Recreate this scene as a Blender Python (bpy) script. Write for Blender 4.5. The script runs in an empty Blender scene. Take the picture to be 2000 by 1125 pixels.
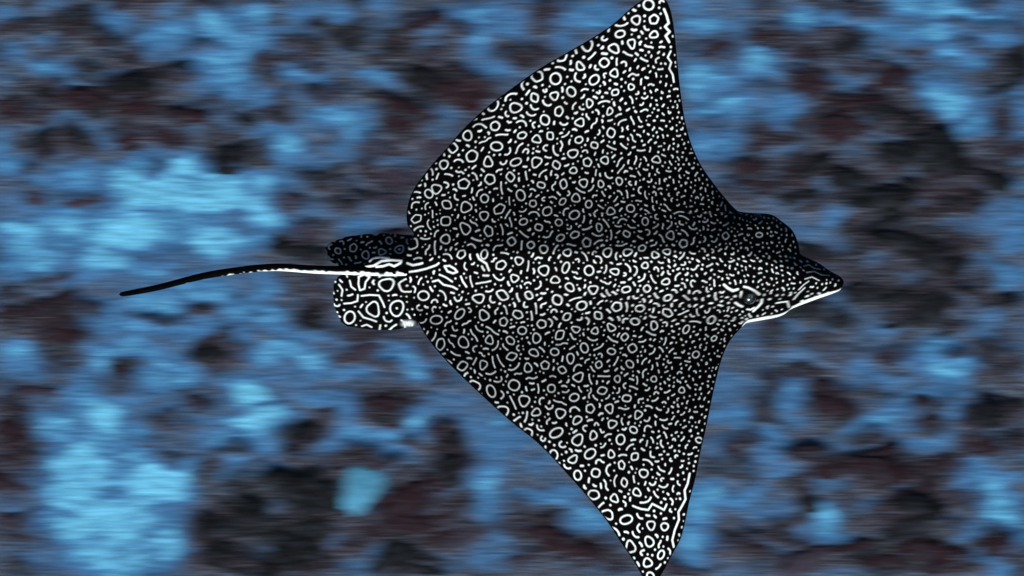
import bpy, math, random
import numpy as np

# ------------------------------------------------------------------ camera, sky, sun, exposure
LENS = 50.0
D_RAY = 4.87                 # camera to the ray (m)
SEA_DEPTH = 16.0             # camera to the sea bed (m)
RAY_Z = SEA_DEPTH - D_RAY
SUN_ELEV, SUN_AZ = math.radians(43), math.radians(-100)    # azimuth: direction towards the sun in the xy plane

scn = bpy.context.scene
col = scn.collection
cam_d = bpy.data.cameras.new('camera')
cam = bpy.data.objects.new('camera', cam_d)
col.objects.link(cam)
cam.location = (0, 0, SEA_DEPTH)
cam_d.lens = LENS
cam_d.sensor_width = 36
cam_d.clip_end = 2000
cam_d.dof.use_dof = True
cam_d.dof.focus_distance = D_RAY - 0.075
cam_d.dof.aperture_fstop = 8.6
cam_d.dof.aperture_ratio = 0.05      # anamorphic lens: out-of-focus things smear sideways
scn.camera = cam

world = bpy.data.worlds.new('World')
scn.world = world
world.use_nodes = True
nt = world.node_tree
bg = nt.nodes['Background']
sky = nt.nodes.new('ShaderNodeTexSky')
sky.sky_type = 'NISHITA'
sky.sun_disc = False
sky.dust_density = 6.0
sky.ozone_density = 0.2
sky.sun_elevation = SUN_ELEV
sky.sun_rotation = math.radians(90) - SUN_AZ
nt.links.new(sky.outputs[0], bg.inputs[0])
bg.inputs[1].default_value = 0.05

sun_d = bpy.data.lights.new('sun', 'SUN')
sun_d.energy = 5.0
sun_d.angle = math.radians(0.5)
sun_d.color = (1.0, 0.95, 0.88)
sun = bpy.data.objects.new('sun', sun_d)
col.objects.link(sun)
sun.location = (0, -10, 30)
sun.rotation_euler = (0, math.radians(90) - SUN_ELEV, SUN_AZ)

scn.view_settings.view_transform = 'Standard'
scn.view_settings.look = 'None'
scn.view_settings.gamma = 1.0
scn.view_settings.exposure = 0.45
scn.cycles.use_denoising = True
scn.cycles.max_bounces = 3
scn.cycles.volume_bounces = 0

rng = np.random.default_rng(7)
random.seed(7)

# ------------------------------------------------------------------ helpers
def quads_mesh(name, verts, quads, attrs=None):
    me = bpy.data.meshes.new(name)
    verts = np.asarray(verts, dtype=np.float32)
    quads = np.asarray(quads, dtype=np.int32)
    me.vertices.add(len(verts))
    me.vertices.foreach_set('co', verts.ravel())
    me.loops.add(quads.size)
    me.loops.foreach_set('vertex_index', quads.ravel())
    me.polygons.add(len(quads))
    me.polygons.foreach_set('loop_start', np.arange(0, quads.size, quads.shape[1], dtype=np.int32))
    me.polygons.foreach_set('use_smooth', np.ones(len(quads), dtype=bool))
    me.update(calc_edges=True)
    for k, v in (attrs or {}).items():
        a = me.attributes.new(k, 'FLOAT', 'POINT')
        a.data.foreach_set('value', np.asarray(v, dtype=np.float32).ravel())
    me.validate()
    return me

def grid_quads(nr, nc, wrap=False, flip=False):
    r = np.arange(nr - 1)[:, None]
    c = np.arange(nc if wrap else nc - 1)[None, :]
    c2 = (c + 1) % nc
    q = np.stack([r * nc + c, r * nc + c2, (r + 1) * nc + c2, (r + 1) * nc + c], -1).reshape(-1, 4)
    return q[:, ::-1] if flip else q

def link(name, me, mat=None, parent=None):
    o = bpy.data.objects.new(name, me)
    col.objects.link(o)
    if mat and not me.materials:
        me.materials.append(mat)
    if parent:
        o.parent = parent
    return o

def tag(o, label=None, cat=None, group=None, kind=None):
    for k, v in (('label', label), ('category', cat), ('group', group), ('kind', kind)):
        if v:
            o[k] = v
    return o

_perm = rng.permutation(4096)
_vals = rng.random(4096)
def vnoise(x, y, seed=0):
    xi = np.floor(x).astype(np.int64); yi = np.floor(y).astype(np.int64)
    fx = x - xi; fy = y - yi
    fx = fx * fx * (3 - 2 * fx); fy = fy * fy * (3 - 2 * fy)
    def h(a, b):
        return _vals[(_perm[(_perm[(a + seed * 131) & 4095] + b) & 4095])]
    return (h(xi, yi) * (1 - fx) + h(xi + 1, yi) * fx) * (1 - fy) + (h(xi, yi + 1) * (1 - fx) + h(xi + 1, yi + 1) * fx) * fy

def fbm(x, y, octv=4, seed=0):
    s = 0; a = 1; t = 0
    for k in range(octv):
        s = s + a * vnoise(x * 2 ** k + 17.3 * k, y * 2 ** k - 9.1 * k, seed + k); t += a; a *= 0.5
    return s / t

def noise3(p, seed=0):
    return (vnoise(p[:, 0] + 31, p[:, 1] + 7, seed) + vnoise(p[:, 1] + 51, p[:, 2] + 3, seed + 1) + vnoise(p[:, 2] + 77, p[:, 0] + 5, seed + 2)) / 3

def pchip(xk, yk, x):
    xk = np.asarray(xk, float); yk = np.asarray(yk, float)
    h = np.diff(xk); d = np.diff(yk) / h
    m = np.zeros_like(xk)
    m[0], m[-1] = d[0], d[-1]
    for i in range(1, len(xk) - 1):
        if d[i - 1] * d[i] > 0:
            w1 = 2 * h[i] + h[i - 1]; w2 = h[i] + 2 * h[i - 1]
            m[i] = (w1 + w2) / (w1 / d[i - 1] + w2 / d[i])
    i = np.clip(np.searchsorted(xk, x) - 1, 0, len(h) - 1)
    t = (x - xk[i]) / h[i]
    return ((1 + 2 * t) * (1 - t) ** 2 * yk[i] + t * (1 - t) ** 2 * h[i] * m[i] + t * t * (3 - 2 * t) * yk[i + 1] + t * t * (t - 1) * h[i] * m[i + 1])

def sstep(a, b, x):
    t = np.clip((x - a) / (b - a), 0, 1)
    return t * t * (3 - 2 * t)

# materials
def new_mat(name):
    m = bpy.data.materials.new(name)
    m.use_nodes = True
    n = m.node_tree.nodes
    return m, m.node_tree, n['Principled BSDF']

def noise_node(t, scale, detail=4, rough=0.6, vec=None):
    n = t.nodes.new('ShaderNodeTexNoise')
    n.inputs['Scale'].default_value = scale
    n.inputs['Detail'].default_value = detail
    n.inputs['Roughness'].default_value = rough
    if vec is not None:
        t.links.new(vec, n.inputs['Vector'])
    return n

def ramp(t, fac, stops):
    r = t.nodes.new('ShaderNodeValToRGB')
    e = r.color_ramp.elements
    while len(e) < len(stops):
        e.new(0.5)
    for k, (p, c) in enumerate(stops):
        e[k].position = p
        e[k].color = (*c, 1)
    t.links.new(fac, r.inputs[0])
    return r

def mixc(t, fac, a, b, mode='MIX'):
    n = t.nodes.new('ShaderNodeMix')
    n.data_type = 'RGBA'
    n.blend_type = mode
    for sock, v in ((n.inputs[0], fac), (n.inputs[6], a), (n.inputs[7], b)):
        if hasattr(v, 'is_output'):
            t.links.new(v, sock)
        elif isinstance(v, (int, float)):
            sock.default_value = v
        else:
            sock.default_value = (*v, 1)
    return n.outputs[2]

def mapped(t, scale, coord='Object'):
    tc = t.nodes.new('ShaderNodeTexCoord')
    mp = t.nodes.new('ShaderNodeMapping')
    mp.inputs['Scale'].default_value = scale
    t.links.new(tc.outputs[coord], mp.inputs['Vector'])
    return mp.outputs[0]

# ------------------------------------------------------------------ sea bed layout
# sand patches and rocks of the reef flat, listed on the survey grid of the picture (2000 x 1125): x y rx ry value
SAND = """
15 20 30 12 .7;105 15 25 12 .6;215 40 30 15 .75;330 30 20 10 .55;415 38 30 22 1;470 30 40 20 .8;330 80 90 25 .85;440 110 60 90 .85
90 130 28 16 .9;85 75 20 10 .6;20 115 25 14 .7;140 150 40 20 .7;155 235 45 15 .75;75 245 20 10 .7;8 290 20 28 .95;20 320 35 20 .9
205 270 25 14 .8;210 145 18 8 .55;130 340 70 25 .8;290 340 90 30 1.1;370 320 60 35 1.1;440 360 70 25 1.05;330 372 150 20 1
515 30 20 20 .9;600 20 25 15 .75;665 25 25 18 .85;740 10 25 12 .6;770 40 25 12 .5;520 85 35 22 .95;590 60 30 12 .7;730 75 20 14 .55
850 55 30 18 .6;930 25 55 20 .85;980 40 30 15 .8;940 80 25 22 .85;960 130 40 25 .75;840 95 20 10 .55;600 150 45 15 .8;740 160 45 14 .85
515 185 25 20 .8;590 195 25 10 .6;660 235 70 18 .85;700 255 30 15 .9;865 225 25 20 .8;850 250 20 15 .5;565 290 30 40 .95;620 310 25 18 .6
665 290 15 20 .7;770 310 20 8 .6;540 250 40 12 .7;505 360 20 15 1.05;560 355 40 20 .7;1040 5 30 8 .7;1150 25 60 25 .85;1000 60 15 20 .7
1100 75 25 15 .7;1020 80 20 10 .5;1340 10 30 10 .7;1370 40 40 14 .95;1440 45 25 14 .7;1470 75 20 12 .7;1490 125 30 30 .95;1410 155 30 20 .8
1360 165 35 25 .9;1430 200 40 20 .85;1380 215 40 18 .85;1480 190 20 20 .8;1390 270 40 20 .85;1400 300 25 15 .8;1440 235 25 14 .8
1560 40 35 25 .95;1630 30 40 12 .85;1790 10 50 20 .95;1860 20 40 18 1;1720 55 60 15 .85;1820 65 60 20 .9;1920 40 40 15 .85;1970 25 30 20 .7
1700 90 30 20 .6;1860 110 30 20 .9;1950 75 30 18 .8;1505 130 25 30 .85;1640 160 50 12 .65;1530 205 50 30 .85;1515 235 25 14 .8
1830 170 45 20 .95;1850 205 45 30 1;1910 240 25 25 .9;1890 130 50 15 .8;1920 195 35 25 .65;1990 215 15 25 .8;1990 260 12 15 .7
1710 270 25 10 .5;1530 295 25 12 .5;1665 300 20 8 .5;1780 332 22 8 .6;1605 360 25 8 .5;1735 360 15 10 .5;1990 365 15 10 .6;1980 320 20 10 .5
40 390 40 15 .85;95 415 22 14 .85;300 390 60 20 1;420 395 80 20 1.1;250 450 60 35 1.1;50 455 50 20 1;60 500 60 30 .95;150 470 50 30 .85
200 510 60 30 .95;330 450 40 30 .85;420 480 60 30 1;160 540 40 15 .75;20 520 30 14 .8;280 520 60 15 .85;300 590 60 25 .9;200 620 40 25 .9
400 560 60 30 .85;460 600 50 20 .9;290 635 60 14 .9;370 640 50 20 .8;250 670 50 20 .85;190 690 25 40 .95;480 650 25 20 .85;300 690 50 20 .8
350 710 40 30 .9;40 690 40 25 .85;60 725 50 20 .7;150 735 25 10 .8;460 740 35 12 1;320 745 60 15 .85;520 430 35 35 1.05;500 395 20 20 1.05
505 470 20 20 .95;700 440 25 15 .8;740 415 30 12 .45;620 400 25 20 .5;510 560 25 25 .85;520 610 30 20 .8;560 640 30 15 .75;550 690 60 20 .95
620 700 30 15 .95;600 660 50 10 .8;760 665 15 8 .9;780 700 35 20 .95;800 720 30 15 .95;680 660 25 10 .6;700 735 30 10 .8;560 735 60 14 .6
640 720 40 10 .7;1625 420 18 15 .85;1600 450 40 15 .6;1640 470 30 15 .6;1650 480 40 10 .6;1880 445 30 10 .55;1950 420 50 20 .65;1990 430 15 30 .85
1980 470 30 20 .75;1715 515 20 10 .6;1770 545 25 10 .55;1920 510 25 14 .6;1970 535 30 20 .85;1640 585 25 25 .75;1720 640 30 14 .7;1690 615 20 8 .5
1530 640 40 15 .5;1640 630 25 12 .6;1820 690 60 20 .95;1850 720 60 25 .95;1790 700 40 15 .8;1680 710 25 15 .8;1920 640 35 20 .6;1940 610 30 10 .6
1560 690 40 15 .45;1540 745 30 10 .7;1700 745 80 12 .7;1980 680 15 12 .6;1500 665 10 10 .5;20 770 20 10 .7;170 780 60 40 .9;210 820 40 25 1.1
220 800 30 20 1.05;120 830 40 20 .9;150 900 70 40 1.05;300 950 80 40 1.05;140 960 70 50 1;200 1020 130 40 1.05;230 1090 110 40 .95;360 920 30 30 1
280 850 25 25 .85;480 770 40 25 1.1;440 860 60 15 .85;480 830 50 12 1;450 910 20 15 .75;460 930 25 12 .8;330 1060 40 40 .95;50 1118 20 8 .7
100 1070 50 15 .55;20 985 25 10 .5;495 1080 15 15 .6;400 850 20 10 .7;350 790 50 15 .75;265 770 20 15 .8;530 810 50 25 1;620 770 40 14 .8
690 795 22 22 .95;510 860 40 30 .85;540 920 25 18 .8;720 850 70 20 .9;820 820 30 25 1;840 840 25 15 .9;770 890 30 20 .85;640 880 30 12 .75
650 1050 16 12 .7;565 985 25 10 .5;510 1005 15 8 .6;725 1085 18 20 .7;510 1080 20 10 .5;690 1110 30 12 .6;950 950 30 50 .9;960 1010 20 25 .8
960 870 40 50 .7;990 820 20 15 .9;880 790 40 20 .6;960 1090 50 20 .6;880 970 20 12 .45;930 830 40 20 .6;985 1060 20 15 .6;880 1100 25 15 .4
1070 970 60 14 .8;1140 1010 40 25 .9;1020 860 20 25 .7;1050 900 40 10 .6;1400 810 25 15 .7;1440 820 25 20 .8;1400 870 20 20 .85;1430 760 40 30 .6
1390 960 40 30 .9;1370 1000 40 30 .9;1350 1060 40 30 .9;1450 970 30 20 .75;1480 940 20 25 .8;1470 760 25 20 .5;1545 780 30 40 .85;1515 870 25 25 .85
1530 910 30 12 .6;1720 825 60 20 .9;1760 790 50 20 .75;1830 770 60 15 .85;1880 800 40 15 .8;1650 870 40 15 .5;1800 870 40 15 .8;1840 850 25 20 .7
1940 867 20 10 .65;1900 920 35 25 .9;1930 960 40 30 .95;1960 1000 40 30 1;1985 1030 20 30 .95;1775 942 18 8 .6;1620 955 20 12 .65;1700 980 20 14 .8
1625 1010 25 20 1;1620 1040 50 12 1;1580 1045 25 10 .7;1510 1000 30 25 .6;1960 1115 30 15 .9;1920 1090 40 15 .75;1900 1030 20 15 .7;1520 1070 20 8 .5
1735 1045 18 6 .5;1970 940 30 10 .8;1640 1120 40 8 .5;1860 1010 30 12 .5;720 930 35 30 .6;695 970 35 30 .6
"""
ROCK = """
150 45 35 22 0;75 12 15 8 .1;45 50 35 10 .1;10 65 30 10 .1;250 5 50 10 .1;290 3 20 8 .1;395 8 20 8 .1;190 75 40 12 .1;240 110 35 10 .15;185 128 18 9 .1
185 145 15 8 .1;330 138 55 10 .1;360 140 20 14 0;130 95 30 12 .3;255 165 50 22 0;180 195 60 20 0;100 180 40 18 .05;25 215 30 20 .05;75 220 30 12 .2
270 210 50 20 .05;325 265 30 18 0;250 270 40 18 .15;85 280 20 25 0;150 270 25 20 .1;395 87 22 8 0;370 225 40 12 .1;430 205 25 8 .1;470 225 40 15 .15
450 265 30 15 .2;450 310 40 30 .15;310 325 22 10 .25;70 320 20 12 .15;70 365 30 10 .3;515 3 20 8 .1;650 60 40 12 .1;700 12 12 8 .2;690 80 25 25 .05
600 95 30 14 .1;780 90 40 20 0;740 125 20 10 .1;830 45 40 14 .15;900 65 20 10 .15;830 150 50 20 .1;905 165 45 20 0;900 185 50 25 0;850 110 25 10 .15
525 135 22 22 .1;600 127 25 10 .15;620 180 22 15 .05;560 195 15 8 .15;645 195 12 10 .1;740 200 20 8 .1;800 215 50 18 .1;790 240 30 25 .1;520 225 40 8 .15
720 320 20 20 .05;640 345 35 12 .1;740 290 25 20 .2;510 300 20 20 .2;860 290 40 20 .25;780 350 40 25 .25;1075 20 35 14 .15;1060 45 25 10 .25
1045 95 25 12 .1;1020 115 30 15 .1;1490 15 15 12 .2;1490 80 20 10 0;1400 92 45 16 .1;1380 115 30 10 .25;1480 185 25 9 .1;1385 245 22 14 .15
1490 270 22 20 .1;1450 325 40 20 .1;1430 355 30 8 .15;1470 360 40 15 .15;1585 5 20 10 .2;1690 20 40 10 .2;1910 8 30 10 .2;1905 58 30 8 .2
1985 58 20 10 .15;1520 85 30 10 .05;1515 65 25 12 .2;1580 105 30 18 .1;1655 90 30 20 .1;1620 60 40 10 .3;1790 95 30 18 .15;1725 85 20 8 .3
1895 98 25 8 .2;1580 160 35 22 .05;1740 150 40 20 .05;1690 125 40 12 .2;1850 145 30 12 .3;1990 130 30 40 .05;1960 175 30 15 .15;1660 200 70 20 .05
1720 215 40 15 .05;1640 245 50 25 0;1780 240 40 18 .05;1560 240 30 10 .1;1530 275 30 12 .05;1820 275 40 25 .05;1850 310 40 35 0;1750 300 40 25 .1
1580 330 50 15 .05;1540 350 30 15 0;1650 350 40 20 .15;1950 240 25 30 .1;1970 295 35 20 .1;1920 340 60 20 .15;1790 360 50 12 .05
60 385 40 15 .3;160 395 45 18 .25;130 495 40 12 .5;300 505 40 8 .35;15 568 20 10 .1;100 550 40 10 .4;80 600 70 12 0;20 610 25 15 .05;140 595 20 10 .05
120 640 45 30 0;60 630 40 12 .2;170 605 30 8 .3;385 605 20 8 .1;310 620 25 6 .1;440 655 20 20 .1;410 690 45 18 .05;470 690 30 14 .2;110 700 25 35 .15
240 730 25 18 .1;430 720 30 15 .25;340 655 30 8 .45;580 390 30 10 .2;690 385 35 15 .1;760 395 30 15 .2;600 450 30 15 .2;760 460 60 10 .15
570 480 50 20 .15;620 500 30 12 .15;620 560 30 20 .2;560 540 20 12 .3;610 620 30 25 .1;680 650 40 8 .3;720 650 30 8 .1;830 680 20 20 .3;700 690 30 18 .2
740 720 20 10 .2;870 735 40 15 .35;1560 385 40 15 .1;1710 390 80 25 .1;1870 390 50 25 0;1830 410 40 15 .05;1720 440 60 15 .1;1750 470 80 20 .05
1840 500 50 40 .05;1680 490 30 15 .1;1600 500 50 12 .05;1750 580 60 20 .05;1820 600 50 30 .1;1690 570 40 20 .05;1870 560 40 20 .1;1580 605 50 14 .05
1640 620 20 20 .05;1780 620 60 12 .1;1860 640 30 12 .1;1510 640 15 30 .15;1740 695 40 14 .15;1860 697 20 6 .05;1950 590 40 12 .15;1940 680 30 20 .15
1960 715 40 25 .15;1560 725 30 10 .1;1600 665 40 12 .3;1500 735 15 15 .1;1650 690 30 8 .3;60 765 50 15 .35;20 800 25 20 .1;25 845 35 30 .05
20 890 40 20 .1;20 940 45 25 .05;30 1020 40 15 .2;45 1110 30 12 .1;60 1050 60 15 .3;230 755 40 8 .2;320 815 25 10 .15;385 790 30 18 .05;345 830 30 8 .15
330 895 20 12 .15;300 860 30 12 .35;455 885 25 10 .15;410 915 15 20 .2;205 965 14 8 .4;410 1030 30 25 0;480 1000 40 40 0;470 940 30 15 .05
440 1080 40 30 .05;490 1110 40 20 .1;410 965 15 10 .3;760 790 50 20 .05;770 810 25 10 0;590 850 30 25 .05;630 810 30 8 .2;570 880 20 20 .15
700 885 25 15 .05;680 910 20 12 .1;750 905 35 8 .05;800 860 15 8 .1;880 860 25 25 0;880 910 35 30 0;610 960 60 40 0;570 940 60 20 .05;600 1020 40 30 0
590 1080 50 40 0;540 1040 40 30 0;520 1110 40 20 0;780 980 60 30 .05;840 940 40 15 .15;740 1030 40 15 .05;800 1020 50 20 .1;780 1080 40 30 .1
860 1050 40 20 .1;850 1010 40 15 .15;900 990 25 15 .1;930 1040 40 15 .2;690 1060 30 12 .1;740 1110 20 15 .1;820 1110 50 12 .1;1040 1030 50 20 .15
1080 1050 50 20 .1;1010 990 15 10 .3;1140 1075 50 20 .1;1020 1090 30 15 .2;1200 1100 25 15 .15;1490 790 20 25 .1;1490 830 20 10 .1;1425 880 25 20 .1
1470 860 20 12 .1;1420 905 35 12 .2;1470 920 15 15 .15;1450 1060 50 15 .15;1420 1070 30 10 .2;1340 1115 40 10 .2;1490 1080 30 10 .15
1620 755 40 10 0;1625 790 45 22 0;1510 760 15 20 .2;1700 780 30 10 .3;1810 785 35 14 .15;1820 825 25 18 .15;1930 810 40 25 0;1980 790 30 12 .05
1920 870 40 20 .1;1985 860 25 12 .05;1700 850 30 14 .1;1575 880 40 12 .15;1700 890 60 12 .05;1620 915 40 20 .1;1720 920 60 25 .05;1790 915 20 12 0
1850 905 35 20 .1;1810 950 25 20 0;1570 950 25 15 .1;1580 980 25 18 .1;1780 985 60 25 0;1760 1020 50 25 .05;1540 1020 30 10 .15;1540 1055 40 10 .1
1680 1065 80 15 .1;1800 1070 60 20 0;1720 1095 60 20 .05;1860 1080 30 12 .05;1850 1100 50 20 .1;1940 1060 35 20 .1;1980 1085 25 14 .2;1870 1020 20 8 .2
1560 1095 60 20 .2;1880 970 30 15 .2;1995 1115 10 15 .1
"""
def parse(s):
    return np.array([[float(v) for v in e.split()] for e in s.replace('\n', ';').split(';') if e.strip()])
SAND, ROCK = parse(SAND), parse(ROCK)
G = 36.0 / LENS * SEA_DEPTH / 2000.0        # metres of sea bed per grid unit

def axis(half, step, far, n):
    fine = np.arange(-half, half + 1e-6, step)
    out = half + (far - half) * (np.linspace(0, 1, n + 1)[1:]) ** 3
    return np.concatenate([-out[::-1], fine, out])
ax, ay = axis(9.0, 0.025, 150, 40), axis(6.2, 0.025, 150, 40)
X, Y = np.meshgrid(ax, ay)
px, py = X / G + 1000, 562.5 - Y / G
# the open reef flat: patches of sand between rubble
inside = (sstep(-120, 40, px) * sstep(2120, 1960, px) * sstep(-120, 40, py) * sstep(1245, 1085, py))
wild = np.maximum(sstep(0.44, 0.66, fbm(X * 0.9, Y * 1.3, 4, 3)), 0.2 + 0.6 * (fbm(X * 2.6, Y * 3.4, 4, 83) - 0.5))
wx = (fbm(X * 3.2, Y * 3.2, 4, 11) - 0.5) * 64
wy = (fbm(X * 3.2, Y * 3.2, 4, 23) - 0.5) * 54
sand = np.full(X.shape, 0.0)
acc = np.full(X.shape, 0.0)
near = (np.abs(X) < 9) & (np.abs(Y) < 6.2)
qx, qy = (px + wx)[near], (py + wy)[near]
sv = np.zeros(qx.shape); rv = np.zeros(qx.shape)
for (cx, cy, rx, ry, v) in SAND:
    m = (np.abs(qx - cx) < rx * 2.2 + 14) & (np.abs(qy - cy) < ry * 2.2 + 14)
    d = np.sqrt(((qx[m] - cx) / (rx + 6)) ** 2 + ((qy[m] - cy) / (ry + 5)) ** 2)
    w = v * (1 - sstep(0.45, 1.7, d))
    sv[m] = np.maximum(sv[m], w)
for (cx, cy, rx, ry, v) in ROCK:
    m = (np.abs(qx - cx) < rx * 2.2 + 14) & (np.abs(qy - cy) < ry * 2.2 + 14)
    d = np.sqrt(((qx[m] - cx) / (rx + 5)) ** 2 + ((qy[m] - cy) / (ry + 4)) ** 2)
    w = (1 - v * 1.5) * (0.55 * (1 - sstep(0.7, 1.3, d)) + 0.45 * (1 - sstep(1.0, 2.1, d)))
    rv[m] = np.maximum(rv[m], w)
low = 0.17 + 0.60 * (fbm(X[near] * 2.6, Y[near] * 3.4, 4, 83) - 0.5)
# broad dark reef masses and broad pale sand flats
def mass(lst):
    o = np.zeros(qx.shape)
    for (cx, cy, rx, ry) in lst:
        o = np.maximum(o, 1 - sstep(0.5, 1.25, np.hypot((qx - cx) / rx, (qy - cy) / ry)))
    return o
drk = mass([(1720, 320, 190, 150), (1750, 520, 190, 140), (150, 215, 190, 70), (620, 1020, 250, 110), (1740, 1010, 170, 120), (840, 190, 150, 90), (90, 640, 110, 60), (20, 870, 60, 100)])
pal = mass([(250, 470, 280, 130), (210, 960, 190, 190), (470, 800, 130, 90), (440, 150, 90, 110), (1400, 180, 90, 130), (1840, 60, 180, 90)])
flat = mass([(250, 420, 270, 110), (210, 960, 170, 180)])
low = low - 0.16 * drk + 0.33 * pal + 0.22 * flat
sv = np.maximum(sv, (0.80 + 0.4 * (fbm(X[near] * 2.0, Y[near] * 2.6, 3, 57) - 0.5)) * flat)
sv = sv * (1 - 0.30 * drk * (sv < 0.8)) * (1 + 0.06 * pal)
rv = np.maximum(rv * (1 - 0.3 * pal), 0.55 * drk * (1 - sv))
sand[near] = np.maximum(sv, low) * (1 - 0.85 * rv)
rocky = 0.8 * sstep(0.50, 0.64, fbm(X * 0.8 + 40, Y * 1.1, 4, 19)) * (1 - inside)
rocky[near] = np.maximum(rocky[near], rv * inside[near])
# under the ray the flat goes on
under = sstep(330, 200, np.hypot((px - 1150) / 1.15, (py - 545) / 1.25))
sand = sand * inside + wild * (1 - inside) * (1 - 0.8 * rocky)
sand = np.maximum(sand, wild * under * 0.9)
rough = fbm(X * 2.1, Y * 2.1, 5, 41) - 0.5
crag = np.abs(fbm(X * 5.5, Y * 5.5, 3, 61) - 0.5)
ripple = np.sin(Y * 62 + 5 * fbm(X * 0.9, Y * 2.5, 3, 71) * 6) * 0.5 + 0.5
rub = np.clip(1 - sand, 0, 1)
Z = rough * (0.06 + 0.09 * rub) - crag * 0.09 * rub + ripple * 0.009 * np.clip(sand, 0, 1) + 0.06 * rocky
Z = np.where(near, Z, rough * 0.3)

def sample_grid(F, x, y):
    i = np.clip(np.searchsorted(ax, x) - 1, 0, len(ax) - 2); j = np.clip(np.searchsorted(ay, y) - 1, 0, len(ay) - 2)
    return F[j, i]

# sea bed material: pale sand, purple-grey rubble, dark encrusted rock
m_bed, t, b = new_mat('reef_flat')
at = t.nodes.new('ShaderNodeAttribute'); at.attribute_name = 'sand'
ar = t.nodes.new('ShaderNodeAttribute'); ar.attribute_name = 'rocky'
fine = noise_node(t, 1.0, 5, 0.72, mapped(t, (6, 34, 9)))
grain = noise_node(t, 1.0, 4, 0.75, mapped(t, (8, 40, 26)))
broad = noise_node(t, 0.9, 3, 0.55, mapped(t, (1, 1.3, 1)))
patch = noise_node(t, 1.0, 8, 0.74, mapped(t, (3.6, 6.5, 3)))
rubble = ramp(t, grain.outputs[0], [(0.36, (0.040, 0.014, 0.013)), (0.5, (0.14, 0.067, 0.059)), (0.66, (0.34, 0.21, 0.20))]).outputs[0]
brown = ramp(t, grain.outputs[0], [(0.36, (0.018, 0.004, 0.0035)), (0.52, (0.060, 0.016, 0.012)), (0.68, (0.20, 0.086, 0.075))]).outputs[0]
olive = ramp(t, grain.outputs[0], [(0.36, (0.010, 0.0045, 0.0025)), (0.52, (0.044, 0.018, 0.013)), (0.68, (0.16, 0.085, 0.067))]).outputs[0]
pk = ramp(t, broad.outputs[0], [(0.50, (0, 0, 0)), (0.58, (1, 1, 1))]).outputs[0]
dark = mixc(t, pk, brown, olive)
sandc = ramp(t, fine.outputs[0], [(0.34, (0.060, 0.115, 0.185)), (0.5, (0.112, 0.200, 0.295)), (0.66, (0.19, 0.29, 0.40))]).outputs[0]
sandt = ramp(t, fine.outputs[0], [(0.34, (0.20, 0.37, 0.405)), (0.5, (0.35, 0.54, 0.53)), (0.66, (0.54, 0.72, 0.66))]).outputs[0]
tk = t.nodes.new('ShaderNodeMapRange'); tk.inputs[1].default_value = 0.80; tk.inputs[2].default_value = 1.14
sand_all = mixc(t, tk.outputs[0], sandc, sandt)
# noisy edge between sand and rubble
mn = t.nodes.new('ShaderNodeMath'); mn.operation = 'MULTIPLY_ADD'; mn.inputs[1].default_value = 1.25; mn.inputs[2].default_value = -0.625
t.links.new(patch.outputs[0], mn.inputs[0])
ma = t.nodes.new('ShaderNodeMath'); ma.operation = 'ADD'
t.links.new(mn.outputs[0], ma.inputs[0]); t.links.new(at.outputs['Fac'], ma.inputs[1])
sk = t.nodes.new('ShaderNodeMapRange'); sk.inputs[1].default_value = 0.08; sk.inputs[2].default_value = 1.0
t.links.new(ma.outputs[0], sk.inputs[0]); t.links.new(ma.outputs[0], tk.inputs[0])
base = mixc(t, ar.outputs['Fac'], rubble, dark)
t.links.new(mixc(t, sk.outputs[0], base, sand_all), b.inputs['Base Color'])
b.inputs['Roughness'].default_value = 0.95
b.inputs['Specular IOR Level'].default_value = 0.05
bp = t.nodes.new('ShaderNodeBump'); bp.inputs['Strength'].default_value = 0.3; bp.inputs['Distance'].default_value = 0.03
t.links.new(grain.outputs[0], bp.inputs['Height']); t.links.new(bp.outputs[0], b.inputs['Normal'])

bed = link('seabed', quads_mesh('seabed', np.stack([X, Y, Z], -1).reshape(-1, 3), grid_quads(*X.shape), {'sand': sand, 'rocky': rocky}), m_bed)
tag(bed, 'reef flat of blue-grey sand patches and purple-brown rubble', 'seabed', kind='structure')

# ------------------------------------------------------------------ coral rocks, one object each
def rock_mat(name, lo, mid, hi):
    m, t, b = new_mat(name)
    g = noise_node(t, 1.0, 5, 0.75, mapped(t, (5, 30, 22), 'Generated'))
    oi = t.nodes.new('ShaderNodeObjectInfo')
    va = t.nodes.new('ShaderNodeVectorMath'); va.operation = 'ADD'
    t.links.new(g.inputs['Vector'].links[0].from_socket, va.inputs[0])
    t.links.new(oi.outputs['Location'], va.inputs[1]); t.links.new(va.outputs[0], g.inputs['Vector'])
    pn = noise_node(t, 1.0, 4, 0.6, None)
    vs = t.nodes.new('ShaderNodeVectorMath'); vs.operation = 'MULTIPLY'; vs.inputs[1].default_value = (0.5, 0.16, 0.2)
    t.links.new(va.outputs[0], vs.inputs[0]); t.links.new(vs.outputs[0], pn.inputs['Vector'])
    dust = ramp(t, pn.outputs[0], [(0.50, (0, 0, 0)), (0.68, (0.7, 0.7, 0.7))]).outputs[0]
    rc = ramp(t, g.outputs[0], [(0.36, lo), (0.54, mid), (0.70, hi)]).outputs[0]
    t.links.new(mixc(t, dust, rc, (0.082, 0.042, 0.036) if name != 'rock_pale' else hi), b.inputs['Base Color'])
    b.inputs['Roughness'].default_value = 0.95
    b.inputs['Specular IOR Level'].default_value = 0.05
    bp = t.nodes.new('ShaderNodeBump'); bp.inputs['Strength'].default_value = 0.35; bp.inputs['Distance'].default_value = 0.04
    t.links.new(g.outputs[0], bp.inputs['Height']); t.links.new(bp.outputs[0], b.inputs['Normal'])
    return m
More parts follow.
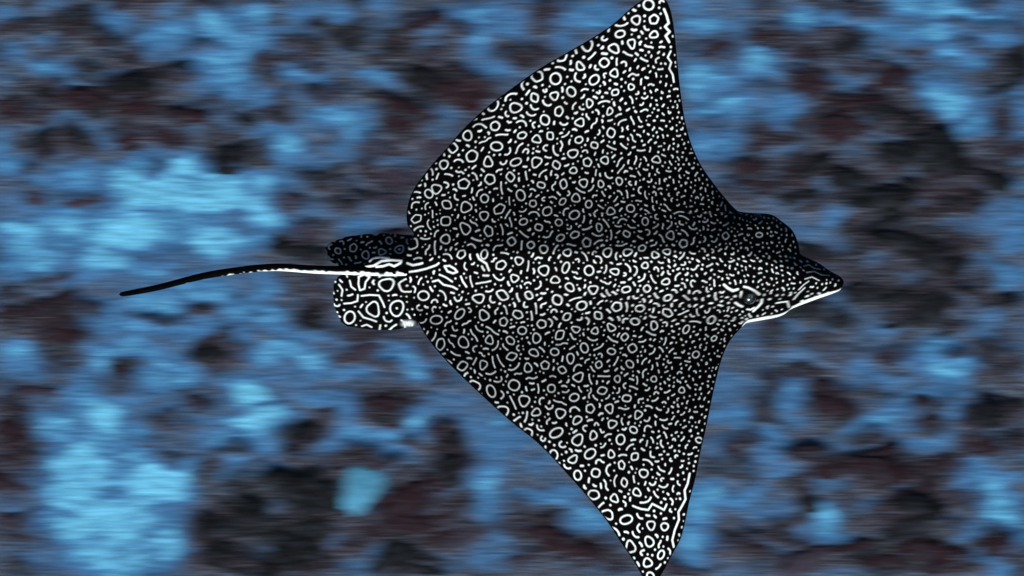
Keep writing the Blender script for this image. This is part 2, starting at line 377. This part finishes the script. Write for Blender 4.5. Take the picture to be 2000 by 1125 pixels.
ROCKM = {
    'dark brown': rock_mat('rock_brown', (0.014, 0.0026, 0.002), (0.064, 0.010, 0.008), (0.20, 0.068, 0.058)),
    'olive black': rock_mat('rock_olive', (0.003, 0.0011, 0.0006), (0.020, 0.0075, 0.0045), (0.11, 0.054, 0.040)),
    'purple grey': rock_mat('rock_purple', (0.036, 0.009, 0.009), (0.12, 0.039, 0.039), (0.30, 0.14, 0.145)),
    'pale turquoise': rock_mat('rock_pale', (0.11, 0.20, 0.225), (0.18, 0.30, 0.315), (0.27, 0.385, 0.385)),
}
def rock_mesh(name, seed, n=30):
    th = np.linspace(0.02, math.pi - 0.02, n)[:, None]; ph = np.linspace(0, 2 * math.pi, 2 * n, endpoint=False)[None, :]
    p = np.stack([np.sin(th) * np.cos(ph), np.sin(th) * np.sin(ph), np.cos(th) * np.ones_like(ph)], -1).reshape(-1, 3)
    r = 0.45 + 1.1 * noise3(p * 2.1 + seed * 3.1, seed) + 0.50 * (noise3(p * 4.5 + seed, seed + 5) - 0.5) - 0.30 * np.abs(noise3(p * 8 + seed, seed + 9) - 0.5)
    return quads_mesh(name, p * r[:, None], grid_quads(n, 2 * n, wrap=True, flip=True))
rock_src = {}
for cn, mt in ROCKM.items():
    rock_src[cn] = []
    for k in range(5):
        me = rock_mesh('coral_rock', k + 1)
        me.materials.append(mt)
        rock_src[cn].append(me)

def zone(x, y):
    if x > 1480 and 400 < y < 700: return 'ahead of the snout'
    if x > 1300 and y <= 400: return 'ahead of the left wing'
    if x > 1300: return 'ahead of the right wing'
    if y < 300 and x > 480: return 'behind the left wing'
    if y < 330: return 'beyond the tail, left wing side'
    if y < 760: return 'beside the long thin tail'
    if x < 400: return 'beyond the tail, right wing side'
    return 'behind the right wing'

def add_rock(cx, cy, rx, ry, v, cn, hk=0.27, rot=None):
    me = rock_src[cn][random.randrange(5)]
    x, y = (cx - 1000) * G, (562.5 - cy) * G
    o = link('coral_rock', me)
    h = hk * G * math.sqrt(rx * ry)
    o.scale = (rx * G * 1.02, ry * G * 1.06, h)
    o.rotation_euler = (0, 0, random.uniform(-0.45, 0.45) if rot is None else rot)
    o.location = (x, y, float(sample_grid(Z, x, y)) + h * 0.15 - 0.04)
    size = 'large' if rx * ry > 1100 else ('small' if rx * ry < 330 else 'mid-sized')
    shape = 'long' if rx / ry > 2.6 else ('round' if rx / ry < 1.45 else 'oval')
    a8 = np.linspace(0, 2 * math.pi, 12, endpoint=False)
    ring = sample_grid(sand, x + np.cos(a8) * (rx + 14) * G, y + np.sin(a8) * (ry + 12) * G)
    edge = 'edging blue sand' if (ring > 0.55).mean() > 0.3 else 'among dark rubble'
    tag(o, f'{size} {shape} {cn} rock {edge} {zone(cx, cy)}', 'rock', f'{size} {shape} {cn} rocks {edge} {zone(cx, cy)}')
    return o
for (cx, cy, rx, ry, v) in ROCK:
    o_k = float(fbm(np.array([cx * 0.006 + 3.3]), np.array([cy * 0.008]), 2, 90)[0])
    if (1500 < cx < 1900 and 280 < cy < 640) or (400 < cx < 700 and cy > 960): o_k = 1.0
    cn = 'purple grey' if v >= 0.2 else ('olive black' if o_k > 0.60 else 'dark brown')
    add_rock(cx, cy, rx, ry, v, cn)
pale = add_rock(708, 952, 34, 62, 1, 'pale turquoise', 0.3, -0.38)
tag(pale, 'long pale turquoise boulder among dark rocks behind the right wing', 'rock')
del pale['group']

# ------------------------------------------------------------------ the eagle ray
S = 36.0 / LENS * D_RAY / 2000.0             # metres per grid unit in the plane of the ray
def to_world(x, y, z):                        # z in grid units above the ray's plane; result relative to the ray's root
    k = (D_RAY - z * S) / D_RAY
    return np.stack([(x - 1000) * S * k, (562.5 - y) * S * k, z * S], -1)

LEFT = [(-14, 1277), (-6, 1262), (0, 1254), (10, 1240), (25, 1222), (45, 1200), (78, 1150), (105, 1103), (135, 1052), (170, 1003), (210, 950), (255, 902),
        (290, 872), (320, 845), (345, 825), (370, 808), (395, 798), (420, 794), (440, 796), (452, 806), (460, 808), (472, 800), (500, 790), (525, 790),
        (550, 796), (565, 804), (585, 804), (600, 807), (620, 813), (640, 822), (670, 842), (705, 872), (745, 912), (785, 955), (825, 1000), (865, 1050),
        (917, 1100), (970, 1147), (1020, 1187), (1060, 1213), (1100, 1240), (1123, 1253), (1142, 1264), (1150, 1270)]
RIGHT = [(-14, 1282), (-6, 1296), (0, 1301), (10, 1306), (25, 1311), (60, 1317), (110, 1322), (170, 1328), (220, 1335), (265, 1345), (315, 1365), (360, 1395),
         (385, 1415), (406, 1434), (413, 1443), (415.5, 1462), (417.5, 1498), (421, 1511), (430, 1524), (452, 1549), (480, 1560), (496, 1563), (502, 1574),
         (514, 1599), (529, 1621), (543, 1644), (550, 1648), (558, 1646), (567, 1640), (573, 1627), (583, 1599), (594, 1569), (605, 1543), (613, 1533), (620, 1516),
         (626, 1484), (631, 1458), (636, 1452), (655, 1434), (670, 1423), (700, 1410), (740, 1399), (790, 1388), (840, 1378), (883, 1368), (930, 1359),
         (977, 1347), (1050, 1330), (1083, 1313), (1120, 1293), (1142, 1280), (1150, 1272)]
lk, rk = np.array(LEFT, float), np.array(RIGHT, float)
def bounds(y):
    return pchip(lk[:, 0], lk[:, 1], y), pchip(rk[:, 0], rk[:, 1], y)
yd = np.arange(-14, 1150.1, 4.0)
l_, r_ = bounds(yd)
poly = np.concatenate([np.stack([l_, yd], -1), np.stack([r_, yd], -1)[::-1]])
poly = np.concatenate([poly, poly[:1]])

# markings: rings, hooks, dashes and dots grown one by one with a clear gap between them
class Marks:
    def __init__(self, x0, y0, w, h):
        self.x0, self.y0, self.w, self.h = x0, y0, w, h
        self.D = np.full((h, w), 40.0, dtype=np.float32)
        self.gy, self.gx = np.mgrid[0:h, 0:w].astype(np.float32)
    def free(self, P, need):
        xi = (P[:, 0] - self.x0).astype(int); yi = (P[:, 1] - self.y0).astype(int)
        if xi.min() < 0 or yi.min() < 0 or xi.max() >= self.w or yi.max() >= self.h:
            return False
        return self.D[yi, xi].min() > need
    def stamp(self, P, hw):
        x = P[:, 0] - self.x0; y = P[:, 1] - self.y0
        a0, a1 = max(int(x.min()) - 14, 0), min(int(x.max()) + 15, self.w)
        b0, b1 = max(int(y.min()) - 14, 0), min(int(y.max()) + 15, self.h)
        if a1 <= a0 or b1 <= b0: return
        gx = self.gx[b0:b1, a0:a1]; gy = self.gy[b0:b1, a0:a1]
        best = np.full(gx.shape, 99.0, dtype=np.float32)
        hw = np.broadcast_to(np.asarray(hw, dtype=float), (len(P),))
        if len(P) == 1:
            best = np.hypot(gx - x[0], gy - y[0]) - hw[0]
        for i in range(len(P) - 1):
            dx, dy = x[i + 1] - x[i], y[i + 1] - y[i]
            tt = np.clip(((gx - x[i]) * dx + (gy - y[i]) * dy) / (dx * dx + dy * dy + 1e-6), 0, 1)
            best = np.minimum(best, np.hypot(gx - x[i] - tt * dx, gy - y[i] - tt * dy) - (hw[i] * (1 - tt) + hw[i + 1] * tt))
        self.D[b0:b1, a0:a1] = np.minimum(self.D[b0:b1, a0:a1], best)
    def at(self, x, y, soft=1.5):
        fx = np.clip(x - self.x0, 0, self.w - 1.001); fy = np.clip(y - self.y0, 0, self.h - 1.001)
        i = fx.astype(int); j = fy.astype(int); u = fx - i; v = fy - j
        D = self.D
        d = (D[j, i] * (1 - u) + D[j, i + 1] * u) * (1 - v) + (D[j + 1, i] * (1 - u) + D[j + 1, i + 1] * u) * v
        return np.clip(0.5 - d / soft, 0, 1)
R = random.random
def ring_pts(cx, cy, r, asp, rot, n=17):
    k0 = R() * 6.28; am = 0.05 + 0.11 * R(); f = random.choice((2, 3, 3, 4, 5))
    a = np.linspace(0, 2 * math.pi, n + 1)
    am = am if f < 4 else am * 0.55
    rr = r * (1 + am * np.sin(f * a + k0)); rr[-1] = rr[0]
    x = rr * np.cos(a) * asp; y = rr * np.sin(a) / asp
    c, s_ = math.cos(rot), math.sin(rot)
    return np.stack([cx + x * c - y * s_, cy + x * s_ + y * c], -1)
def worm_pts(cx, cy, L, bend, rot, n=5):
    a = rot; p = [np.array([0.0, 0.0])]
    kink = random.choice((1, 1, -1)) * bend
    for k in range(n):
        a += kink / n * random.uniform(0.4, 1.6)
        if R() < 0.12: kink = -kink
        p.append(p[-1] + np.array([math.cos(a), math.sin(a)]) * L / n)
    p = np.array(p); p -= p.mean(0)
    return p + np.array([cx, cy])

def front(x, y):
    if x < 880: return 0.0
    u_, w_ = chord(x, y)
    return min(max((u_ - 0.72) / 0.18, 0), 1) if w_ > 150 else 0.0
def stroke1(x, y):  # shade drawn into the pattern: thinner marks in shaded bands, bolder at lit tips
    g = 0.83 + 0.36 * max(0, (300 - y) / 300) + 0.36 * max(0, (y - 820) / 300)
    g -= 0.2 * math.exp(-((y - 415) / 62) ** 2) + 0.12 * math.exp(-((y - 690) / 80) ** 2)
    return g
def fill_marks(M, sampler, size, n_ring, n_worm, n_dash, n_dot, ring_gap=18.0, dots_in=0.1, dotty=None, stroke=lambda x, y: 1.0, hk0=1.0):
    hk = hk0
    for k in range(n_ring):
        x, y = sampler(); hk = hk0 * stroke(x, y); r = size(x, y) * random.uniform(0.78, 1.12)
        if dotty and R() < dotty(x, y): continue
        P = ring_pts(x, y, r, random.uniform(1.0, 1.22), R() * 6.28)
        big = ring_pts(x, y, r + ring_gap * size(x, y) / 10 * random.choice((.55, .8, 1, 1, 1.15)), 1, 0)
        if M.free(big, 3.0) and M.free(np.array([[x, y]]), r):
            M.stamp(P, 1.34 * hk * (0.7 + 0.3 * r / 10))
            if R() < dots_in and r > 10.5: M.stamp(np.array([[x + R() - .5, y + R() - .5]]), 1.6 * hk)
            else: M.stamp(np.array([[x, y]]), -max(r - 5.5, 0.0))
            # keep the inside of the ring clear
            j, i = int(y - M.y0), int(x - M.x0); q = max(int(r - 3), 1)
            sub = M.D[max(j - q, 0):j + q, max(i - q, 0):i + q]; np.minimum(sub, 2.4, out=sub)
    for k in range(n_worm):
        x, y = sampler(); hk = hk0 * stroke(x, y); s_ = size(x, y); L = s_ * random.uniform(1.3, 3.0) * (1 - 0.55 * front(x, y)); hw = (1.15 + 0.045 * s_) * hk * random.uniform(.85, 1.1)
        P = worm_pts(x, y, L, random.uniform(0.2, 3.4), R() * 6.28)
        if dotty and R() < dotty(x, y) * 0.6: continue
        if M.free(P, hw + 4.5 + 0.17 * s_):
            hv = np.full(len(P), hw * .9); hv[0] *= 1.2; hv[-1] *= 1.2
            M.stamp(P, hv)
    for k in range(n_dash):
        x, y = sampler(); hk = hk0 * stroke(x, y); s_ = size(x, y); L = s_ * random.uniform(0.45, 1.1) * (1 - 0.75 * front(x, y)); hw = (1.28 + 0.055 * s_) * hk * random.uniform(.85, 1.15)
        P = worm_pts(x, y, L, random.uniform(0, 1.6), R() * 6.28, 2)
        if M.free(P, hw + 4.3 + 0.13 * s_): M.stamp(P, hw)
    for k in range(n_dot):
        x, y = sampler(); hk = hk0 * stroke(x, y); s_ = size(x, y); hw = random.uniform(1.4, 2.7) * (0.8 + 0.02 * s_) * hk
        P = np.array([[x, y]])
        if M.free(P, hw + 4.0 + 0.10 * s_): M.stamp(P, hw)

M1 = Marks(770, -30, 900, 1200)
def s_disc():
    while True:
        y = random.uniform(-12, 1148); l, r = _lx[int(y + 14)], _rx[int(y + 14)]
        x = random.uniform(780, 1650)
        if l + 3 < x < r - 3: return x, y
_yy = np.arange(-14, 1151.0)
_lx, _rx = bounds(_yy)
def chord(x, y):
    k = int(min(max(y + 14, 0), 1164)); l, r = _lx[k], _rx[k]
    if 405 < y < 640: r = 1560
    return (x - l) / max(r - l, 1), r - l
def size1(x, y):
    u, w = chord(x, y)
    s_ = 10.5 - 4.6 * u ** 1.0 - 0.5 * math.exp(-((y - 430) / 90) ** 2)
    if x > 1400 and 405 < y < 640: s_ = min(s_, 5.6)
    if w < 200: s_ = s_ * 0.72 + 2.6
    return max(s_, 4.8)
def dotty1(x, y):
    u, w = chord(x, y)
    if x > 1380 and 405 < y < 640: return 0.996 if x > 1420 else 0.98
    return min(max((u - 0.55) / 0.14, 0), 1) ** 0.35 * 0.994 if w > 170 else 0.15
def seg(M, pts, hw): M.stamp(np.array(pts, float), hw)
# the eye with its lids, the white bars along the wing tips and the tail root
for pts, hw in (([(1414, 556), (1422, 563), (1432, 568), (1441, 565)], 2.2), ([(1453, 560), (1462, 562), (1474, 568), (1483, 575)], 1.9),
                ([(1488, 585), (1487, 592), (1480, 600), (1471, 608)], 1.8), ([(1448, 570), (1447, 578), (1450, 586)], 1.6),
                ([(1459, 604), (1466, 605), (1473, 601)], 1.4), ([(1436, 591), (1443, 596), (1450, 599)], 1.5),
                ([(1297, 18), (1302, 30), (1306, 45), (1299, 52), (1308, 62), (1300, 70), (1307, 82)], 2.1),
                ([(1310, 100), (1304, 112), (1311, 122), (1307, 134), (1314, 146), (1316, 160)], 1.6),
                ([(1347, 925), (1343, 945), (1337, 958), (1339, 975), (1331, 990), (1325, 1000), (1326, 1015), (1318, 1035), (1313, 1055), (1316, 1068)], 1.8),
                ([(1236, 988), (1243, 991), (1252, 994), (1266, 996), (1274, 984), (1286, 990), (1297, 996), (1302, 985)], 1.6),
                ([(800, 531), (815, 529), (832, 525), (852, 518), (857, 514)], 1.7), ([(795, 514), (806, 518), (818, 516), (825, 514)], 1.9),
                ([(868, 520), (878, 519), (888, 525), (893, 531), (885, 534), (874, 530), (868, 520)], 1.7), ([(845, 550), (856, 547), (866, 556), (884, 560), (893, 565)], 1.5),
                ([(900, 540), (904, 550), (911, 560)], 1.6), ([(932, 497), (936, 506), (950, 515), (955, 528)], 1.8),
                ([(1570, 520), (1580, 517), (1590, 524), (1602, 526)], 0.6), ([(1575, 532), (1590, 530), (1605, 537), (1620, 538)], 0.6),
                ([(1572, 545), (1586, 541), (1600, 548)], 0.6), ([(1560, 566), (1570, 556), (1580, 549)], 0.7), ([(1550, 585), (1560, 573), (1572, 562)], 0.8),
                ([(1516, 592), (1528, 590), (1538, 589), (1541, 600)], 1.0)):
    seg(M1, pts, hw)
M1.stamp(np.array([[1463.0, 583.0]]), 14)          # kept free of marks for the eye, cleared again below
fill_marks(M1, s_disc, size1, 9000, 9000, 16000, 26000, dots_in=0.1, dotty=dotty1, stroke=stroke1)
e_ = np.hypot(M1.gx + M1.x0 - 1463, M1.gy + M1.y0 - 583)
M1.D[e_ < 16] = 3.0

def wing_z(y):
    up = np.clip((450 - y) / 450, 0, 1.1); dn = np.clip((y - 600) / 545, 0, 1.02)
    return 132 * up ** 2.0 + 96 * np.sin(math.pi * dn)
def body_z(x, y):
    ysp = 494 + 52 * sstep(1420, 1640, x) + 18 * sstep(900, 790, x)
    H = np.interp(x, [780, 830, 950, 1150, 1330, 1450, 1540, 1580, 1650], [16, 30, 74, 106, 108, 94, 68, 40, 14])
    w_up = np.interp(x, [780, 900, 1150, 1400, 1560, 1650], [40, 92, 132, 118, 66, 30])
    w_dn = np.interp(x, [780, 900, 1150, 1400, 1560, 1650], [42, 85, 118, 108, 60, 26])
    dy = y - ysp
    tt = np.where(dy < 0, -dy / w_up, dy / w_dn)
    # eye bulges
    bul = 14 * np.exp(-(((x - 1462) / 26) ** 2 + ((y - 582) / 24) ** 2)) + 18 * np.exp(-(((x - 1478) / 34) ** 2 + ((y - 428) / 18) ** 2))
    return H * np.exp(-tt ** np.where(dy < 0, 1.22, 1.45)) + bul
def dist_outline(x, y):
    out = np.full(x.shape, 1e9)
    for i in range(len(poly) - 1):
        (x1, y1), (x2, y2) = poly[i], poly[i + 1]
        dx, dy = x2 - x1, y2 - y1
        tt = np.clip(((x - x1) * dx + (y - y1) * dy) / (dx * dx + dy * dy + 1e-9), 0, 1)
        np.minimum(out, (x - x1 - tt * dx) ** 2 + (y - y1 - tt * dy) ** 2, out=out)
    return np.sqrt(out)
def top_z(x, y, E):
    rad = np.interp(x, [780, 900, 1380, 1440, 1540, 1600, 1660], [18, 60, 90, 48, 44, 24, 16])
    rnd = np.sqrt(np.clip(1 - (1 - np.clip(E / rad, 0, 1)) ** 2, 0, 1))
    wav = 5.0 * (fbm(x / 90.0, y / 90.0, 2, 33) - 0.5) * np.clip(E / 30, 0, 1)
    flut = 3.0 * np.sin(y / 14.0 + 2 * fbm(x / 60, y / 60, 2, 37)) * np.exp(-E / 18.0) * sstep(1300, 1100, x)
    return wing_z(y) + body_z(x, y) * rnd + 7 * np.sqrt(np.clip(E / 22, 0, 1)) + wav + flut

V, Q, A = [], [], []
off = 0
def add_shell(v, q, a):
    global off
    V.append(v.reshape(-1, 3)); Q.append(q + off); A.append(np.asarray(a).ravel()); off += v.size // 3

# disc, head and snout
NR, NC = 900, 560
yr = np.linspace(-14, 1150, NR)
# finer rows where the outline turns sideways
yr = np.sort(np.concatenate([yr, np.linspace(412, 422, 26), np.linspace(604, 640, 30), np.linspace(-14, -2, 14), np.linspace(1140, 1150, 10)]))
yr = np.unique(np.round(yr, 3)); NR = len(yr)
l, r = bounds(yr)
u = np.linspace(0, 1, NC)[None, :]
u = 0.5 - 0.5 * np.cos(math.pi * u) * 0.35 + (u - 0.5) * 0.65
u = (u - u.min()) / (u.max() - u.min())
x = l[:, None] + u * (r - l)[:, None]
y = np.repeat(yr[:, None], NC, 1)
E = dist_outline(x, y)
E[:, 0] = 0; E[:, -1] = 0; E[0] = 0; E[-1] = 0
z = top_z(x, y, E)
mk = M1.at(x, y)
mk *= sstep(1.5, 5.0, E)
# white chin and jaw seen below the dark flank
lipw = np.interp(x, [1448, 1462, 1500, 1530, 1541, 1548, 1575, 1615, 1636, 1645], [0, 4.5, 5.5, 2.6, 0.6, 3, 5.5, 5, 2, 0])
lip = (sstep(1.5, -1.0, E - lipw) * (y > np.interp(x, [1440, 1540, 1650], [600, 575, 548]))) * (lipw > 0.5)
mk = np.maximum(mk, lip)
add_shell(to_world(x, y, z), grid_quads(NR, NC, flip=True), mk)
# white belly
ii = np.unique(np.r_[np.arange(0, NR, 3), NR - 1]); jj = np.unique(np.r_[np.arange(0, NC, 3), NC - 1])
xb, yb, Eb = x[np.ix_(ii, jj)], y[np.ix_(ii, jj)], E[np.ix_(ii, jj)]
zb = wing_z(yb) - 9 * np.sqrt(np.clip(Eb / 25, 0, 1)) - 0.5 * body_z(xb, yb) * np.clip(Eb / 70, 0, 1) ** 0.7
flu = z[np.ix_(ii, jj)]; zb = np.where(Eb < 0.01, flu, zb)
add_shell(to_world(xb, yb, zb), grid_quads(*xb.shape), np.clip(Eb / 6 - 0.2, 0, 1))

# pelvic fins, dorsal fin, tail
def closed_spline(pts, n):
    P = np.array(pts, float); m = len(P); out = []
    for k in range(n):
        f = k / n * m; i = int(f); tt = f - i
        p0, p1, p2, p3 = P[(i - 1) % m], P[i % m], P[(i + 1) % m], P[(i + 2) % m]
        out.append(0.5 * (2 * p1 + (p2 - p0) * tt + (2 * p0 - 5 * p1 + 4 * p2 - p3) * tt ** 2 + (3 * p1 - p0 - 3 * p2 + p3) * tt ** 3))
    return np.array(out)
def lens_shell(outline, zfun, thick, marks, n=300, m=70, white_under=1.0, extra=None):
    B = closed_spline(outline, n); c = B.mean(0)
    f = np.linspace(0.004, 1, m)[:, None, None]
    P = c + (B - c)[None] * f
    dome = thick * np.sqrt(np.clip(1 - np.linspace(0.004, 1, m)[:, None] ** 3, 0, 1))
    x, y = P[..., 0], P[..., 1]
    z = zfun(x, y)
    a = marks(x, y) if marks else np.zeros(x.shape)
    edge = (1 - np.linspace(0, 1, m)[:, None]) * np.abs(B - c).max()
    if extra is not None: a = np.maximum(a, extra(x, y))
    add_shell(to_world(x, y, z + dome), grid_quads(m, n, wrap=True), a)
    s_ = slice(None, None, 2)
    rr = np.unique(np.r_[np.arange(0, m, 4), m - 1])
    add_shell(to_world(x[rr], y[rr], (z - dome)[rr]), grid_quads(len(rr), n, wrap=True, flip=True), np.full((len(rr), n), white_under) * (np.arange(len(rr)) < len(rr) - 1)[:, None])

FIN_DN = [(655, 548), (672, 534), (710, 526), (780, 524), (850, 528), (870, 560), (850, 610), (812, 634), (775, 643), (735, 644), (698, 640), (672, 634), (662, 618), (653, 598), (651, 570)]
def ragged(P, n, k):
    B = closed_spline(P, n); c_ = B.mean(0)
    return [tuple(c_ + (q - c_) * (1 + k * (random.random() - 0.5))) for q in B]
FIN_UP = [(640, 480), (662, 468), (692, 460), (740, 456), (800, 459), (850, 468), (862, 500), (840, 524), (760, 528), (690, 526), (655, 516), (640, 500)]
M2 = Marks(620, 430, 270, 240)
for pts, hw in (([(700, 541), (712, 536), (722, 541), (714, 551), (712, 564), (703, 567), (700, 555), (701, 541)], 2.4), ([(706, 578), (722, 576), (740, 577), (748, 592), (751, 600)], 2.3),
                ([(683, 548), (686, 560), (694, 566)], 2.3), ([(672, 593), (686, 592), (698, 588), (699, 576)], 2.2),
                ([(700, 608), (710, 620), (724, 624), (735, 628)], 2.2), ([(707, 637), (716, 634), (726, 639)], 2.0), ([(662, 556), (669, 566), (667, 578)], 2.2)):
    seg(M2, pts, hw * 0.6)
for (cx, cy, rr) in ((755, 556, 13), (795, 558, 14), (775, 602, 14), (729, 604, 13), (683, 620, 11), (780, 487, 10), (746, 492, 8), (690, 484, 9), (714, 498, 9), (760, 470, 8), (660, 490, 7)):
    P = ring_pts(cx, cy, rr if cy > 525 else rr * 0.8, 1.1, R() * 6.28); M2.stamp(P, 1.3 if cy > 525 else 1.0)
    q = int(rr - 4); j, i = cy - 430, cx - 620; sub = M2.D[j - q:j + q, i - q:i + q]; np.minimum(sub, 2.4, out=sub)
    if rr >= 10 and cx > 770: M2.stamp(np.array([[cx, cy]], float), 2.0)
def s_fin():
    return random.uniform(640, 870), random.uniform(452, 648)
fill_marks(M2, s_fin, lambda x, y: 11.0 if y > 525 else 8.0, 0, 1200, 1500, 3000, hk0=0.78)
fin_white = lambda x, y: sstep(6, 0, np.hypot((x - 797) / 3.2, (y - 632) / 1.6)) * (0.55 + 0.45 * (vnoise(x / 4, y / 4, 5) > 0.45))
lens_shell(ragged(FIN_DN, 80, 0.02), lambda x, y: -14 - 0.42 * np.clip(y - 530, 0, 200) + 0.02 * (x - 750), 6, lambda x, y: M2.at(x, y), extra=fin_white)
lens_shell(ragged(FIN_UP, 70, 0.035), lambda x, y: -12 - 0.62 * np.clip(524 - y, 0, 200) + 0.02 * (x - 750), 6, lambda x, y: M2.at(x, y))
# small dorsal fin leaning over the tail root
M3 = Marks(690, 480, 160, 70)
for pts, hw in (([(722, 510), (728, 504), (742, 502), (760, 504)], 2.0), ([(712, 522), (730, 519), (745, 510), (765, 508), (784, 509), (782, 514), (770, 520), (760, 516), (748, 520), (735, 521)], 2.1)):
    seg(M3, pts, hw)
lens_shell([(712, 519), (724, 505), (742, 500), (768, 502), (795, 506), (815, 514), (800, 522), (760, 525), (730, 524)], lambda x, y: 2 + 0.25 * (y - 512) * 0 + 6 * sstep(820, 730, x), 9, lambda x, y: M3.at(x, y), n=200, m=30, white_under=0)

TAIL = np.array([(880, 522, 11), (850, 526, 10), (800, 529, 9.5), (760, 530, 9), (700, 529, 9), (640, 527, 8.4), (580, 524, 7.8), (540, 522.5, 7.4), (500, 524, 7.2), (450, 530, 7), (400, 539, 6.8),
                 (350, 550.5, 6.4), (300, 563, 6), (265, 570.5, 5.6), (245, 574, 5.0), (236, 575, 3.6), (233, 575, 1.0)])
tx = np.concatenate([np.arange(880, 250, -1.6), np.arange(250, 232.9, -0.5)])
o_ = np.argsort(TAIL[:, 0])
ty = pchip(TAIL[o_, 0], TAIL[o_, 1], tx); th = pchip(TAIL[o_, 0], TAIL[o_, 2], tx)
ty = ty + 0.5 * np.sin(tx / 23.0)
ang = np.linspace(0, 2 * math.pi, 44, endpoint=False)[None, :]
lat = np.cos(ang); hgt = np.sin(ang)
tzc = np.interp(tx, [233, 500, 700, 880], [-24, -6, 4, 6])[:, None]
xx = np.repeat(tx[:, None], 44, 1) + 0 * lat
yy = ty[:, None] + lat * th[:, None]
zz = tzc + hgt * th[:, None]
nz = vnoise(xx / 7.0, yy / 3.0, 8)
edge0 = np.interp(xx, [430, 445, 520, 560, 700, 800, 880], [1.3, 0.95, 0.78, 0.34, 0.2, 0.25, 0.6])
wt = sstep(-0.05, 0.22, lat - edge0 + (nz - 0.5) * np.interp(xx, [430, 530, 600, 700, 760], [1.0, 0.7, 0.4, 0.5, 1.2])) * (lat > 0) * (lat < 0.985)
add_shell(to_world(xx, yy, zz), grid_quads(len(tx), 44, wrap=True), wt)

m_skin, t, b = new_mat('ray_skin')
mt_ = t.nodes.new('ShaderNodeAttribute'); mt_.attribute_name = 'mark'
v_ = mapped(t, (1, 1, 1))
n1 = noise_node(t, 26.0, 4, 0.6, v_); n2 = noise_node(t, 220.0, 3, 0.6, v_)
blk = ramp(t, n1.outputs[0], [(0.35, (0.0004, 0.0002, 0.0002)), (0.7, (0.0022, 0.0009, 0.0008))]).outputs[0]
wht = ramp(t, n2.outputs[0], [(0.3, (0.70, 0.60, 0.555)), (0.65, (0.88, 0.785, 0.735))]).outputs[0]
n3 = noise_node(t, 9.0, 5, 0.65, v_)
fade = ramp(t, n3.outputs[0], [(0.34, (0.74, 0.71, 0.70)), (0.50, (1, 1, 1))]).outputs[0]
t.links.new(mixc(t, mt_.outputs['Fac'], blk, mixc(t, 1.0, wht, fade, 'MULTIPLY')), b.inputs['Base Color'])
b.inputs['Roughness'].default_value = 0.7
b.inputs['Specular IOR Level'].default_value = 0.01
bp = t.nodes.new('ShaderNodeBump'); bp.inputs['Strength'].default_value = 0.25; bp.inputs['Distance'].default_value = 0.004
t.links.new(n2.outputs[0], bp.inputs['Height']); t.links.new(bp.outputs[0], b.inputs['Normal'])

ray = bpy.data.objects.new('eagle_ray', None)
col.objects.link(ray)
ray.location = (0, 0, RAY_Z)
tag(ray, 'black eagle ray covered in white rings and dots gliding over the reef', 'ray')
body = link('body', quads_mesh('ray_body', np.concatenate(V), np.concatenate(Q), {'mark': np.concatenate(A)}), m_skin, ray)

# eyes
m_eye, t, b = new_mat('ray_eye')
ne = noise_node(t, 60, 4, 0.7, mapped(t, (1, 1, 1)))
t.links.new(ramp(t, ne.outputs[0], [(0.52, (0.004, 0.004, 0.004)), (0.62, (0.10, 0.10, 0.095)), (0.66, (0.01, 0.01, 0.01))]).outputs[0], b.inputs['Base Color'])
b.inputs['Roughness'].default_value = 0.25
for (ex, ey, er, dz) in ((1464, 583, 12.5, -2.0), (1480, 424, 8, -5)):
    th_ = np.linspace(0.03, math.pi - 0.03, 16)[:, None]; ph_ = np.linspace(0, 2 * math.pi, 32, endpoint=False)[None, :]
    p = np.stack([np.sin(th_) * np.cos(ph_), np.sin(th_) * np.sin(ph_) * 0.95, np.cos(th_) * np.ones_like(ph_) * 0.6], -1).reshape(-1, 3) * er * S
    o = link('eye', quads_mesh('eye', p, grid_quads(16, 32, wrap=True, flip=True)), m_eye, ray)
    xe, ye = np.array([float(ex)]), np.array([float(ey)])
    ze = top_z(xe, ye, dist_outline(xe, ye))
    o.location = to_world(xe, ye, ze + dz)[0]
    o.rotation_euler = (0.45 if ey > 500 else -0.5, 0, 0)

# ------------------------------------------------------------------ the water: one body of clear blue water round everything
hz = bpy.data.materials.new('clear_water')
hz.use_nodes = True
t = hz.node_tree
for n in list(t.nodes):
    if n.type == 'BSDF_PRINCIPLED': t.nodes.remove(n)
pv = t.nodes.new('ShaderNodeVolumePrincipled')
pv.inputs['Color'].default_value = (0.004, 0.007, 0.010, 1)
pv.inputs['Absorption Color'].default_value = (0.0, 0.36, 0.86, 1)
pv.inputs['Density'].default_value = 0.036
t.links.new(pv.outputs[0], t.nodes['Material Output'].inputs['Volume'])
c = 170.0
vb = np.array([(sx * c, sy * c, zz_) for zz_ in (-1.8, SEA_DEPTH + 0.6) for sx, sy in ((-1, -1), (1, -1), (1, 1), (-1, 1))])
hm = quads_mesh('haze', vb, [(3, 2, 1, 0), (4, 5, 6, 7), (0, 1, 5, 4), (1, 2, 6, 5), (2, 3, 7, 6), (3, 0, 4, 7)])
hm.polygons.foreach_set('use_smooth', np.zeros(6, dtype=bool))
haze = link('haze', hm, hz)
tag(haze, 'clear blue sea water around the ray and reef', 'water', kind='stuff')
